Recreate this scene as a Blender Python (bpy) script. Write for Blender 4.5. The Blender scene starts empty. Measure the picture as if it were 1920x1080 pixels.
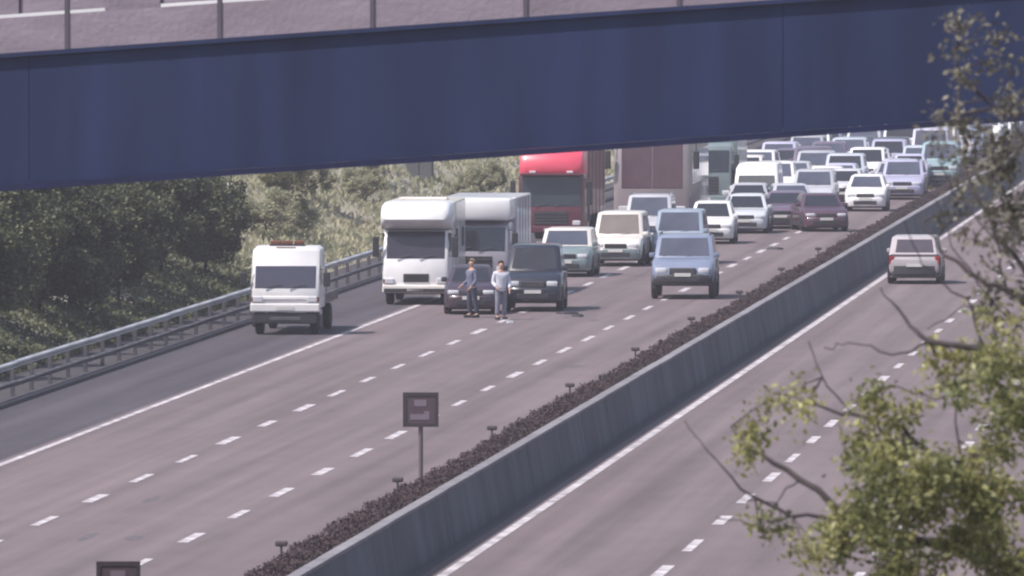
import bpy, bmesh, math, random
import numpy as np
from mathutils import Vector, Matrix
random.seed(7); rng = np.random.default_rng(7)
S = bpy.context.scene
COL = S.collection
PI = math.pi

# ------------------------------------------------------------------ camera, sky, sun, exposure
CAM_H = 11.63
cd = bpy.data.cameras.new('camera'); cam = bpy.data.objects.new('camera', cd); COL.objects.link(cam)
cam.location = (0, 0, CAM_H)
cam.rotation_euler = (math.radians(90 - 1.7832), 0, math.radians(4.415))
cd.lens = 400.5; cd.sensor_width = 36; cd.clip_start = 1; cd.clip_end = 9000
cd.dof.use_dof = True; cd.dof.focus_distance = 360; cd.dof.aperture_fstop = 12
S.camera = cam
S.render.resolution_x = 1024; S.render.resolution_y = 576

SUN_DIR = Vector((-0.72, -0.42, 1.20)).normalized()       # towards the sun: left of the road, a little behind the camera
w = bpy.data.worlds.new('World'); S.world = w; w.use_nodes = True
nt = w.node_tree; nt.nodes.clear()
sky = nt.nodes.new('ShaderNodeTexSky'); sky.sky_type = 'NISHITA'; sky.sun_disc = False
sky.sun_elevation = math.asin(SUN_DIR.z)
sky.sun_rotation = math.atan2(SUN_DIR.x, SUN_DIR.y)
sky.air_density = 1.2; sky.dust_density = 2.5
bg = nt.nodes.new('ShaderNodeBackground'); bg.inputs['Strength'].default_value = 0.12
out = nt.nodes.new('ShaderNodeOutputWorld')
nt.links.new(sky.outputs[0], bg.inputs[0]); nt.links.new(bg.outputs[0], out.inputs[0])
sd = bpy.data.lights.new('sun', 'SUN'); sd.energy = 4.2; sd.angle = math.radians(0.55); sd.color = (1.0, 0.95, 0.90)
sun = bpy.data.objects.new('sun', sd); COL.objects.link(sun)
sun.rotation_euler = SUN_DIR.to_track_quat('Z', 'Y').to_euler(); sun.location = (-60, 200, 90)
S.view_settings.view_transform = 'Standard'; S.view_settings.look = 'None'
S.view_settings.exposure = 0.35; S.view_settings.gamma = 1.0; S.view_settings.use_curve_mapping = False
S.render.engine = 'CYCLES'
S.cycles.filter_width = 2.2
S.cycles.volume_bounces = 1

# ------------------------------------------------------------------ materials
MATS = {}
def mat(name, col, rough=0.8, metal=0.0, spec=0.5, noise=0.12, scale=2.0, coat=0.0, bump=0.0, col2=None,
        island=0.0, transl=0.0, detail=6.0, stretch=None, obj=True, orand=0.0):
    if name in MATS: return MATS[name]
    m = bpy.data.materials.new(name); m.use_nodes = True; MATS[name] = m
    t = m.node_tree; b = t.nodes['Principled BSDF']
    b.inputs['Roughness'].default_value = rough; b.inputs['Metallic'].default_value = metal
    b.inputs['Specular IOR Level'].default_value = spec
    if coat: b.inputs['Coat Weight'].default_value = coat; b.inputs['Coat Roughness'].default_value = 0.08
    tc = t.nodes.new('ShaderNodeTexCoord'); mp = t.nodes.new('ShaderNodeMapping')
    t.links.new(tc.outputs['Object' if obj else 'Generated'], mp.inputs[0])
    if stretch: mp.inputs['Scale'].default_value = stretch
    n = t.nodes.new('ShaderNodeTexNoise'); n.inputs['Scale'].default_value = scale; n.inputs['Detail'].default_value = detail
    t.links.new(mp.outputs[0], n.inputs[0])
    r = t.nodes.new('ShaderNodeValToRGB'); r.color_ramp.elements[0].position = .3; r.color_ramp.elements[1].position = .7
    c2 = col2 or tuple(min(1, c*(1+noise)) for c in col)
    c1 = tuple(c*(1-noise) for c in col)
    r.color_ramp.elements[0].color = (*c1, 1); r.color_ramp.elements[1].color = (*c2, 1)
    t.links.new(n.outputs[0], r.inputs[0])
    last = r.outputs[0]
    if island:
        g = t.nodes.new('ShaderNodeNewGeometry'); mr = t.nodes.new('ShaderNodeMapRange')
        mr.inputs[3].default_value = 1-island; mr.inputs[4].default_value = 1+island
        t.links.new(g.outputs['Random Per Island'], mr.inputs[0])
        h = t.nodes.new('ShaderNodeHueSaturation'); t.links.new(mr.outputs[0], h.inputs['Value']); t.links.new(last, h.inputs['Color'])
        last = h.outputs[0]
    if orand:                                             # every piece a little lighter or darker, and its own stains
        oi = t.nodes.new('ShaderNodeObjectInfo'); mr = t.nodes.new('ShaderNodeMapRange'); mr.inputs[3].default_value = 1-orand; mr.inputs[4].default_value = 1+orand
        t.links.new(oi.outputs['Random'], mr.inputs[0]); h = t.nodes.new('ShaderNodeHueSaturation'); t.links.new(mr.outputs[0], h.inputs['Value']); t.links.new(last, h.inputs['Color']); last = h.outputs[0]
        ml = t.nodes.new('ShaderNodeMath'); ml.operation = 'MULTIPLY'; ml.inputs[1].default_value = 97.0; t.links.new(oi.outputs['Random'], ml.inputs[0])
        cx = t.nodes.new('ShaderNodeCombineXYZ'); t.links.new(ml.outputs[0], cx.inputs[0]); t.links.new(ml.outputs[0], cx.inputs[1]); t.links.new(cx.outputs[0], mp.inputs['Location'])
    t.links.new(last, b.inputs['Base Color'])
    if bump:
        bp = t.nodes.new('ShaderNodeBump'); bp.inputs['Strength'].default_value = bump; bp.inputs['Distance'].default_value = .02
        n2 = t.nodes.new('ShaderNodeTexNoise'); n2.inputs['Scale'].default_value = scale*9; t.links.new(tc.outputs['Object'], n2.inputs[0])
        t.links.new(n2.outputs[0], bp.inputs['Height']); t.links.new(bp.outputs[0], b.inputs['Normal'])
    if transl:
        tr = t.nodes.new('ShaderNodeBsdfTranslucent'); t.links.new(last, tr.inputs[0])
        mx = t.nodes.new('ShaderNodeMixShader'); mx.inputs[0].default_value = transl
        o = t.nodes['Material Output']
        t.links.new(b.outputs[0], mx.inputs[1]); t.links.new(tr.outputs[0], mx.inputs[2]); t.links.new(mx.outputs[0], o.inputs[0])
    return m
def paint(name, col): return mat(name, col, rough=.34, noise=.10, scale=1.1, coat=.5, orand=.10)

TYRE = mat('tyre_rubber', (.022, .022, .026), .85, noise=.3, scale=8)
RIM = mat('rim_alloy', (.35, .34, .37), .35, metal=.7)
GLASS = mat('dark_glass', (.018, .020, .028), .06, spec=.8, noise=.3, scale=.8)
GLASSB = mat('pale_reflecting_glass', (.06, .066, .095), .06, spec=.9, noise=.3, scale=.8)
PLAST = mat('black_plastic', (.028, .026, .032), .6, noise=.2)
CHROME = mat('chrome', (.6, .6, .62), .15, metal=1)
LAMP = mat('headlight_lens', (.62, .62, .66), .08, spec=1.0, noise=.1)
TAIL = mat('tail_light_lens', (.28, .02, .02), .2)
PLATE = mat('number_plate', (.62, .6, .58), .4, noise=.05)
AMBER = mat('amber_lens', (.16, .055, .03), .25)
WHITE = paint('white_paint', (.80, .77, .78)); CREAM = paint('cream_paint', (.72, .66, .62))
MARK = mat('road_marking_white', (.30, .26, .28), .7, scale=2.2, stretch=(1, .5, 1), col2=(.62, .57, .60), detail=8)

# ------------------------------------------------------------------ mesh builder
class MB:
    def __init__(s): s.v = []; s.f = []
    def add(s, vs, fs):
        o = len(s.v); s.v += [tuple(v) for v in vs]; s.f += [tuple(i+o for i in f) for f in fs]; return s
    def box(s, x0, x1, y0, y1, z0, z1, ch=0.0):
        if ch <= 0:
            vs = [(x, y, z) for z in (z0, z1) for y in (y0, y1) for x in (x0, x1)]
            return s.add(vs, [(0,2,3,1),(4,5,7,6),(0,1,5,4),(2,6,7,3),(0,4,6,2),(1,3,7,5)])
        bm = bmesh.new(); bmesh.ops.create_cube(bm, size=1)
        for v in bm.verts:
            v.co = Vector(((x0+x1)/2+v.co.x*(x1-x0), (y0+y1)/2+v.co.y*(y1-y0), (z0+z1)/2+v.co.z*(z1-z0)))
        bmesh.ops.bevel(bm, geom=list(bm.edges), offset=ch, segments=2, profile=.5, affect='EDGES')
        bm.verts.index_update()
        s.add([v.co[:] for v in bm.verts], [[v.index for v in f.verts] for f in bm.faces]); bm.free(); return s
    def loft(s, rings, caps=True, closed=True):
        n = len(rings[0]); o = len(s.v)
        for r in rings: s.v += [tuple(p) for p in r]
        for i in range(len(rings)-1):
            for j in range(n if closed else n-1):
                a = o+i*n+j; b = o+i*n+(j+1) % n
                s.f.append((a, b, b+n, a+n))
        if caps:
            s.f.append(tuple(o+j for j in reversed(range(n)))); s.f.append(tuple(o+(len(rings)-1)*n+j for j in range(n)))
        return s
    def tube(s, pts, rad, n=8):
        rs = rad if isinstance(rad, (list, tuple)) else [rad]*len(pts)
        pts = [Vector(p) for p in pts]; rings = []
        for i, p in enumerate(pts):
            d = (pts[min(i+1, len(pts)-1)]-pts[max(i-1, 0)]).normalized()
            a = d.cross(Vector((0, 0, 1)))
            if a.length < .05: a = d.cross(Vector((1, 0, 0)))
            a.normalize(); b = d.cross(a)
            rings.append([p+(a*math.cos(2*PI*k/n)+b*math.sin(2*PI*k/n))*rs[i] for k in range(n)])
        return s.loft(rings)
    def lathe_x(s, c, prof, n=22):         # prof: (x offset, radius), axis along x
        rings = [[(c[0]+x, c[1]+r*math.cos(2*PI*k/n), c[2]+r*math.sin(2*PI*k/n)) for k in range(n)] for x, r in prof]
        return s.loft(rings)
    def plate(s, q, u0, u1, v0, v1, off=.006, th=.02):
        # q = P00,P10,P11,P01 on a face (u across, v up); normal points outward for counter-clockwise order
        P00, P10, P11, P01 = [Vector(p) for p in q]
        def at(u, v): return (P00*(1-u)+P10*u)*(1-v)+(P01*(1-u)+P11*u)*v
        n = (P10-P00).cross(P01-P00).normalized()
        c = [at(u0, v0), at(u1, v0), at(u1, v1), at(u0, v1)]
        e = min(.25, .02/max(.05, (c[1]-c[0]).length))
        m_ = [at(u0+(u1-u0)*a, v0+(v1-v0)*b) for a, b in ((e, e), (1-e, e), (1-e, 1-e), (e, 1-e))]
        vs = [p-n*th for p in c]+[p+n*off*.5 for p in c]+[p+n*off for p in m_]
        return s.add(vs, [(3,2,1,0),(0,1,5,4),(1,2,6,5),(2,3,7,6),(3,0,4,7),(4,5,9,8),(5,6,10,9),(6,7,11,10),(7,4,8,11),(8,9,10,11)])
    def mesh(s, name, m, smooth=None):
        me = bpy.data.meshes.new(name); me.from_pydata(s.v, [], s.f); me.validate(); me.materials.append(m)
        if smooth:
            me.polygons.foreach_set('use_smooth', [True]*len(me.polygons)); me.set_sharp_from_angle(angle=math.radians(smooth))
        me.update(); return me
    def build(s, name, m, parent=None, smooth=None, loc=None):
        return ob(name, s.mesh(name, m, smooth), parent, loc)
def ob(name, me, parent=None, loc=None):
    o = bpy.data.objects.new(name, me); COL.objects.link(o)
    if parent: o.parent = parent
    if loc: o.location = loc
    return o
def root(name, loc, rz, label, cat, group=None):
    o = bpy.data.objects.new(name, None); COL.objects.link(o); o.location = loc; o.rotation_euler = (0, 0, rz)
    o.empty_display_size = .3
    return tag(o, label, cat, group)
def tag(o, label, cat, group=None):
    o['label'] = label; o['category'] = cat
    if group: o['group'] = group
    return o
def struct(o): o['kind'] = 'structure'; return o
def plane(name, m, x0, x1, y0, y1, z, nx=1, ny=1, parent=None):
    mb = MB(); xs = [x0+(x1-x0)*i/nx for i in range(nx+1)]; ys = [y0+(y1-y0)*i/ny for i in range(ny+1)]
    mb.add([(x, y, z) for y in ys for x in xs], [(j*(nx+1)+i, j*(nx+1)+i+1, (j+1)*(nx+1)+i+1, (j+1)*(nx+1)+i) for j in range(ny) for i in range(nx)])
    return mb.build(name, m, parent)

# ------------------------------------------------------------------ ground, road, markings
def ground_mat():
    m = mat('verge_grass', (.075, .085, .045), .95, noise=.4, scale=.35, bump=.6, col2=(.17, .15, .10), detail=8)
    return m
GRASS = ground_mat()
def carriageway_mat(name, col, lanes, tint):
    """asphalt / concrete with long wheel tracks, patches, stains and fine grain"""
    m = bpy.data.materials.new(name); m.use_nodes = True; t = m.node_tree; b = t.nodes['Principled BSDF']
    b.inputs['Roughness'].default_value = .85; b.inputs['Specular IOR Level'].default_value = .3
    g = t.nodes.new('ShaderNodeTexCoord')
    def noise(scale, st, det=4):
        mp = t.nodes.new('ShaderNodeMapping'); mp.inputs['Scale'].default_value = st; t.links.new(g.outputs['Object'], mp.inputs[0])
        n = t.nodes.new('ShaderNodeTexNoise'); n.inputs['Scale'].default_value = scale; n.inputs['Detail'].default_value = det
        t.links.new(mp.outputs[0], n.inputs[0]); return n.outputs[0]
    def math_(op, a, bb):
        n = t.nodes.new('ShaderNodeMath'); n.operation = op
        for i, x in enumerate((a, bb)):
            if isinstance(x, (int, float)): n.inputs[i].default_value = x
            else: t.links.new(x, n.inputs[i])
        return n.outputs[0]
    tracks = noise(1.6, (1, .012, 1), 3); patch = noise(.35, (1, .1, 1), 5); grain = noise(14, (1, .35, 1), 3); blot = noise(1.1, (1, .3, 1), 6)
    s_ = math_('ADD', math_('MULTIPLY', math_('SUBTRACT', tracks, .5), 1.05), math_('MULTIPLY', math_('SUBTRACT', patch, .5), .35))
    s_ = math_('ADD', s_, math_('MULTIPLY', math_('SUBTRACT', grain, .5), .30))
    s_ = math_('ADD', s_, math_('MULTIPLY', math_('SUBTRACT', blot, .5), .30))
    v = math_('ADD', s_, 1.0)
    mx = t.nodes.new('ShaderNodeMix'); mx.data_type = 'RGBA'; mx.inputs[6].default_value = (*col, 1); mx.inputs[7].default_value = (*tint, 1)
    t.links.new(patch, mx.inputs[0])
    h = t.nodes.new('ShaderNodeHueSaturation'); t.links.new(mx.outputs[2], h.inputs['Color']); t.links.new(v, h.inputs['Value'])
    t.links.new(h.outputs[0], b.inputs['Base Color'])
    bp = t.nodes.new('ShaderNodeBump'); bp.inputs['Strength'].default_value = .3; bp.inputs['Distance'].default_value = .01
    t.links.new(grain, bp.inputs['Height']); t.links.new(bp.outputs[0], b.inputs['Normal'])
    return m
ROADM = carriageway_mat('worn_pale_carriageway', (.145, .108, .120), 3, (.150, .118, .120))
SHOULD = carriageway_mat('darker_shoulder_asphalt', (.060, .050, .064), 1, (.070, .060, .068))
RESERVE = carriageway_mat('reserve_asphalt', (.07, .068, .08), 1, (.085, .08, .085))

struct(plane('ground', GRASS, -3000, 3000, -600, 3600, -.03))
Y0, Y1 = -100, 1500
road = struct(plane('left_carriageway', ROADM, -30.6, -19.0, Y0, Y1, 0, 4, 200))
road2 = struct(plane('right_carriageway', ROADM, -17.5, -5.6, Y0, Y1, 0, 4, 200))
struct(plane('hard_shoulder', SHOULD, -34.0, -30.6, Y0, Y1, 0, 2, 200))
struct(plane('right_hard_shoulder', SHOULD, -5.6, -2.4, Y0, Y1, 0, 2, 200))
struct(plane('central_reserve', RESERVE, -19.0, -17.5, Y0, Y1, 0.0, 2, 100))
# edge lines as sheets 4 mm above the road
def line(x, wd, parent, name='edge_line'):
    o = plane(name, MARK, x-wd/2, x+wd/2, Y0, Y1, .004, 1, 1, parent); return o
line(-30.35, .17, road); line(-19.45, .18, road); line(-17.12, .19, road2); line(-5.9, .2, road2)
mk = MB().box(-.10, .10, -1.9, 1.9, .001, .006).mesh('lane_mark', MARK)
def marks(x, ph, parent, a, b):
    y = ph-9*math.ceil((ph-a)/9)
    while y < b:
        o = ob('lane_mark', mk, parent, (x+random.uniform(-.02, .02), y+random.uniform(-.2, .2), 0)); o.scale = (random.uniform(.8, 1.2), random.uniform(.8, 1.1), 1)
        y += 9
marks(-26.58, 250.8, road, 20, 640); marks(-23.0, 245.0, road, 20, 640)
marks(-13.22, 243.1, road2, 20, 640); marks(-9.6, 241.0, road2, 20, 500)
# reflective studs and tar patches between marks
PATCH = mat('tar_patch', (.10, .085, .095), .8, noise=.3, scale=2)
for k in range(16):
    x = random.choice([-29.5, -28, -25.2, -24, -21.4, -12.2, -15.5])+random.uniform(-.6, .6); y = random.uniform(215, 430)
    wd, ln = random.uniform(.10, .25), random.uniform(.5, 1.6)
    struct_p = MB(); n = 12
    struct_p.add([(wd*math.cos(2*PI*i/n)*random.uniform(.7, 1.2), ln*math.sin(2*PI*i/n)*random.uniform(.7, 1.2), .003) for i in range(n)], [tuple(range(n))])
    struct_p.build('tar_patch', PATCH, road if x < -19 else road2, loc=(x, y, 0))

# embankment on the left: rises from the verge
def emb_z(d, y):
    a = max(0., d-36.2); z = min(a*.36, 7.2+(a-18)*.04)
    z += .35*math.sin(y*.045+d*.3)*min(1, a/4)+.18*math.sin(y*.21+d*1.1)*min(1, a/3)+.10*math.sin(y*.53-d*2.1)*min(1, a/3)
    return z-.02
EMB = mat('dry_grass_bank', (.32, .30, .235), .97, noise=.35, scale=.22, bump=.8, col2=(.42, .37, .31), detail=8, stretch=(1, .45, 1))
mb = MB(); ds = [34.0, 35, 36.2]+[36.2+.8*i for i in range(1, 30)]+[62, 70, 90, 130, 200]; ys = [-80, -40, 0, 40, 70]+[100+4*i for i in range(226)]+[1050, 1150, 1300, 1500]
vs = [(-d, y, emb_z(d, y) if d > 36 else (-.02 if d > 34 else -.05)) for y in ys for d in ds]; n = len(ds)
mb.add(vs, [(j*n+i, j*n+i+1, (j+1)*n+i+1, (j+1)*n+i) for j in range(len(ys)-1) for i in range(n-1)])
mb.f = [tuple(reversed(f)) for f in mb.f]
struct(mb.build('embankment', EMB, smooth=60))

# ------------------------------------------------------------------ foliage
def leaf_cloud(pts, size, flat=.3, asp=1.6, rg=rng):
    """one small folded diamond per point; returns verts, faces"""
    n = len(pts); P = np.asarray(pts)
    a = rg.uniform(0, 2*PI, n); el = rg.normal(0, .6, n)
    d = np.stack([np.cos(a)*np.cos(el), np.sin(a)*np.cos(el), np.sin(el)-flat*.4], 1); d /= np.linalg.norm(d, axis=1)[:, None]
    r = rg.normal(size=(n, 3)); s_ = np.cross(d, r); s_ /= np.linalg.norm(s_, axis=1)[:, None]
    nn = np.cross(d, s_)
    sz = (size*rg.uniform(.6, 1.35, n))[:, None]
    v0 = P; v1 = P+d*sz*asp*.5+s_*sz*.5+nn*sz*.12; v2 = P+d*sz*asp; v3 = P+d*sz*asp*.5-s_*sz*.5+nn*sz*.12
    V = np.stack([v0, v1, v2, v3], 1).reshape(-1, 3)
    F = np.arange(4*n).reshape(-1, 4)
    return V, F
def mesh_np(name, V, F, m):
    me = bpy.data.meshes.new(name); me.vertices.add(len(V)); me.vertices.foreach_set('co', V.astype(np.float32).ravel())
    me.loops.add(F.size); me.loops.foreach_set('vertex_index', F.astype(np.int32).ravel())
    me.polygons.add(len(F)); me.polygons.foreach_set('loop_start', np.arange(0, F.size, F.shape[1], dtype=np.int32))
    me.update(calc_edges=True); me.materials.append(m); return me
def clump_points(n, rad, nclump, rg=rng, h=1.0, shell=.55):
    """points of an uneven crown: clumps spread through an ellipsoid of radii rad, base near z=0"""
    u = rg.normal(size=(nclump, 3)); u /= np.linalg.norm(u, axis=1)[:, None]
    u *= rg.uniform(shell, 1, nclump)[:, None]**.6
    c = u*np.array(rad)*.82; c[:, 2] = c[:, 2]+rad[2]*.95
    k = rg.integers(0, nclump, n); rr = rg.uniform(.14, .34, nclump)[k]*min(rad)
    o = rg.normal(size=(n, 3)); o /= np.linalg.norm(o, axis=1)[:, None]; o *= (rg.uniform(0, 1, n)**.4*rr)[:, None]
    p = c[k]+o; p[:, 2] = np.maximum(p[:, 2], .02); return p
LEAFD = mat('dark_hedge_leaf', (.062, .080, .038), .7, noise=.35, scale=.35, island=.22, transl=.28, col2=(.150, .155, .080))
LEAFO = mat('olive_leaf', (.17, .18, .08), .7, noise=.3, scale=.5, island=.3, transl=.3, col2=(.28, .26, .14))
SCRUB = mat('dry_scrub_leaf', (.33, .335, .21), .8, noise=.15, scale=.6, island=.15, transl=.45, col2=(.45, .42, .29))
FARL = mat('far_leaf', (.07, .085, .06), .8, noise=.3, scale=.4, island=.35, transl=.1, col2=(.13, .13, .09))
BARK = mat('bark', (.05, .04, .042), .9, noise=.35, scale=6, bump=.5)
def bush_kind(rad, n, ncl, size, m, h0, seed):
    rg = np.random.default_rng(seed)
    V, F = leaf_cloud(clump_points(n, rad, ncl, rg), size, rg=rg); V[:, 2] += h0
    crown = mesh_np('crown', V, F, m)
    t = MB(); rnd = random.Random(seed); H = rad[2]*1.5+h0; r0 = .03+.03*rad[2]
    t.tube([(0, 0, -.3), (.05, 0, h0+.3), (.1, .05, H*.6), (.05, .1, H)], [r0, r0*.8, r0*.5, r0*.2], 7)
    for i in range(7):
        a = rnd.uniform(0, 2*PI); z = H*rnd.uniform(.15, .5)
        t.tube([(.05, .02, z), (rad[0]*.4*math.cos(a), rad[1]*.4*math.sin(a), z+H*.2), (rad[0]*.75*math.cos(a), rad[1]*.75*math.sin(a), z+H*.4)], [r0*.5, r0*.3, r0*.1], 5)
    return crown, t.mesh('trunk', BARK, 50)
def place_bush(kind, x, y, z, s, label, cat, group, name):
    r = root(name, (x, y, z), random.uniform(0, 2*PI), label, cat, group); r.scale = (s[0], s[0], s[1])
    ob('crown', kind[0], r); ob('trunk', kind[1], r); return r
dark = [bush_kind((1.9, 1.9, 2.2), 16000, 40, .095, LEAFD, .3, 11+i) for i in range(3)]
oliv = [bush_kind((1.8, 1.8, 1.9), 15000, 36, .09, LEAFO, .3, 31+i) for i in range(2)]
scr = [bush_kind((1.5, 1.6, 1.1), 8000, 30, .075, SCRUB, .0, 51+i) for i in range(3)]
scro = [bush_kind((1.4, 1.4, 1.3), 8000, 28, .075, LEAFO, .0, 71+i) for i in range(2)]
far = [bush_kind((3.2, 3.2, 3.6), 12000, 40, .17, FARL, .8, 91+i) for i in range(3)]
# dark trees behind the left guardrail, nearest first
T = [(38.2, 303, .95), (38.6, 311, 1.05), (37.9, 318, .95), (39.6, 322, 1.2), (38.0, 327, 1.0), (39.7, 333, 1.15), (37.8, 337, .92), (38.6, 344, 1.05), (39.8, 349, 1.1), (38.2, 353, .95), (39.5, 360, 1.05), (37.9, 363, .80), (41.5, 340, 1.25), (41.5, 356, 1.2), (41.8, 325, 1.3), (38.5, 294, 1.1)]
for i, (d, y, s) in enumerate(T):
    k = dark[i % 3] if i not in (5, 8, 10, 13) else oliv[i % 2]
    place_bush(k, -d, y, emb_z(d, y)-.1, (s, s*random.uniform(.88, 1.05)), ('dark green bushy tree in the row behind the left guardrail' if k in dark else 'lighter olive tree among the dark ones behind the left guardrail'), 'tree', 'trees behind the left guardrail', 'roadside_tree')
for i in range(40):
    y = random.uniform(380, 640); d = random.uniform(37.4, 38.4+(y-340)*.045); s = random.uniform(.5, 1.0)
    if y < 466 and abs(d/y-39.6/464) < .0032: continue
    kk = scr[i % 3] if random.random() < .72 else scro[i % 2]
    place_bush(kk, -d, y, emb_z(d, y)-.08, (s, s*random.uniform(.7, 1.2)), 'dry pale scrub bush among others on the left embankment', 'bush', 'scrub bushes on the embankment', 'scrub_bush')
for i in range(26):
    y = random.uniform(620, 900); d = random.uniform(37, 62); s = random.uniform(.6, 1.1)
    place_bush(far[i % 3], -d, y, emb_z(d, y)-.1, (s, s), 'distant green tree beside the road beyond the queue', 'tree', 'distant trees beyond the queue', 'far_tree')
# rough grass on the verge and bank
yy = 371+430*rng.random(60000)**1.2; dd = 36.3+rng.random(60000)**1.1*(4+(yy-290)*.04)
zz = np.array([emb_z(d, y) if d > 36 else -.02 for d, y in zip(dd, yy)])
V, F = leaf_cloud(np.stack([-dd, yy, zz], 1), .11, flat=-3.5, asp=2.6)
g_ = ob('rough_grass', mesh_np('rough_grass', V, F, mat('rough_grass_blade', (.34, .34, .21), .9, noise=.25, scale=.3, island=.2, transl=.35, col2=(.45, .41, .28))))
g_['kind'] = 'stuff'; tag(g_, 'rough dry grass growing on the left verge and bank', 'grass')
# small dark leaves scattered on the ground under the roadside trees
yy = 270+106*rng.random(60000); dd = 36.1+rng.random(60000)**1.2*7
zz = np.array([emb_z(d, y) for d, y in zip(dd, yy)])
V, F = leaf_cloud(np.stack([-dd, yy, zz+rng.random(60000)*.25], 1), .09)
ug = ob('undergrowth', mesh_np('undergrowth', V, F, LEAFD)); ug['kind'] = 'stuff'; tag(ug, 'dark undergrowth covering the ground under the roadside trees', 'undergrowth')
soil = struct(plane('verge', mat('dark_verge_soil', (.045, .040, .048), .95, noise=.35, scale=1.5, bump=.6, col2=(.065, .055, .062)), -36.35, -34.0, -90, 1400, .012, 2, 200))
# grass verge at the near right
yy = 40+300*rng.random(9000); xx = -2.3+4*rng.random(9000)
V, F = leaf_cloud(np.stack([xx, yy, np.zeros(9000)-.02], 1), .12, flat=-3.5, asp=2.4)
g2 = ob('verge_grass', mesh_np('verge_grass', V, F, MATS['rough_grass_blade'])); g2['kind'] = 'stuff'; tag(g2, 'grass on the verge below the near tree', 'grass')

# ------------------------------------------------------------------ left guardrail (double beam, posts)
STEEL = mat('galvanised_steel', (.46, .45, .48), .45, metal=.35, noise=.2, scale=1.5)
STEELD = mat('weathered_steel', (.10, .092, .108), .6, metal=.3, noise=.3, scale=1.5)
def wbeam(x, z, h, L, depth=.08):
    prof = [(0, -h/2), (depth, -h*.32), (depth, -h*.18), (.015, -.02), (.015, .02), (depth, h*.18), (depth, h*.32), (0, h/2), (-.012, h/2), (-.012, -h/2)]
    return MB().loft([[(x+a, 0, z+b) for a, b in prof], [(x+a, L, z+b) for a, b in prof]])
gr = root('guardrail', (-34.5, 0, 0), 0, 'steel guardrail with two beams along the left edge of the hard shoulder', 'guardrail')
b1 = wbeam(.06, .82, .19, 3.985).mesh('rail', STEEL); b2 = wbeam(.06, .34, .15, 3.985).mesh('rail', STEELD)
pm = MB().box(-.06, .045, -.05, .05, -.3, .93, .008).mesh('post', STEELD)
for k in range(115):
    y = 40+4*k
    ob('rail', b1, gr, (0, y, random.uniform(-.008, .008))); ob('rail', b2, gr, (0, y, random.uniform(-.008, .008))); ob('post', pm, gr, (0, y+.02, 0))
fr = wbeam(.06, .82, .19, 700).build('rail', STEEL, gr, loc=(0, 500, 0)); fr2 = wbeam(.06, .34, .15, 700).build('rail', STEELD, gr, loc=(0, 500, 0))
KERB = mat('kerb_concrete', (.060, .052, .064), .9, noise=.25, scale=3)
dk = MB().box(-.16, .16, Y0, Y1, -.02, .10, .02).build('kerb', KERB, loc=(-34.02, 0, 0)); struct(dk)

# ------------------------------------------------------------------ central reserve: precast wall, planting behind it
CONC = mat('precast_concrete', (.075, .077, .098), .9, scale=1.1, bump=.3, detail=9, stretch=(1, .6, .25), col2=(.12, .12, .145), orand=.12)
wall = root('concrete_wall', (-18.03, 0, 0), 0, 'long grey precast concrete barrier wall between the carriageways', 'barrier')
prof = [(-.26, 0), (-.25, .10), (-.10, .98), (.10, .98), (.25, .10), (.26, 0)]
def wallseg(L):
    m_ = MB(); m_.loft([[(a*.99, .012, b) for a, b in prof], [(a, .03, b) for a, b in prof], [(a, L-.03, b) for a, b in prof], [(a*.99, L-.012, b) for a, b in prof]])
    m_.f = [tuple(reversed(f)) for f in m_.f]; return m_
ws_ = wallseg(4.0).mesh('wall_section', CONC)
COPE = mat('pale_coping', (.19, .175, .195), .85, orand=.12, noise=.22, scale=2.5)
cp_ = MB().box(-.115, .115, .01, 3.99, .982, 1.05, .012).mesh('coping', COPE)
for k in range(115):
    y = 20+4*k; ob('wall_section', ws_, wall, (random.uniform(-.004, .004), y, 0)); ob('coping', cp_, wall, (random.uniform(-.005, .005), y, random.uniform(-.004, .004)))
wallseg(900).build('wall_section', CONC, wall, loc=(0, 480, 0)); MB().box(-.115, .115, 0, 900, .982, 1.05).build('coping', COPE, wall, loc=(0, 480, 0))
HEDL = mat('russet_hedge_leaf', (.060, .038, .044), .85, noise=.4, scale=.8, island=.2, transl=.1, col2=(.082, .052, .056))
hed = root('reserve_hedge', (-18.6, 0, 0), 0, 'low dark russet hedge growing along the reserve behind the concrete wall', 'hedge')
N = 330000
yy = 160+560*rng.random(N)**1.5
yy[:36000] = 20+142*rng.random(36000)
top = .97+.022*np.sin(yy*.9)+.018*np.sin(yy*2.3+1)+.03*np.sin(yy*.13)
xx = rng.uniform(-.42, .36, N)*(1+.10*np.sin(yy*1.7)); zz = np.where(rng.random(N) < .55, top-rng.random(N)**2*.10, rng.uniform(.05, .95, N)*top)
V, F = leaf_cloud(np.stack([xx, yy, zz], 1), .032)
ob('foliage', mesh_np('foliage', V, F, HEDL), hed)
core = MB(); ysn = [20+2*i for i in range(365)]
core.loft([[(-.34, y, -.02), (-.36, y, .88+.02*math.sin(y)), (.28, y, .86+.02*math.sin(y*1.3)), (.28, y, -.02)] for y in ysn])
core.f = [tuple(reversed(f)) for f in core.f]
core.build('twig_core', mat('hedge_twigs', (.050, .034, .038), .95, noise=.4, scale=5), hed)

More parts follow.
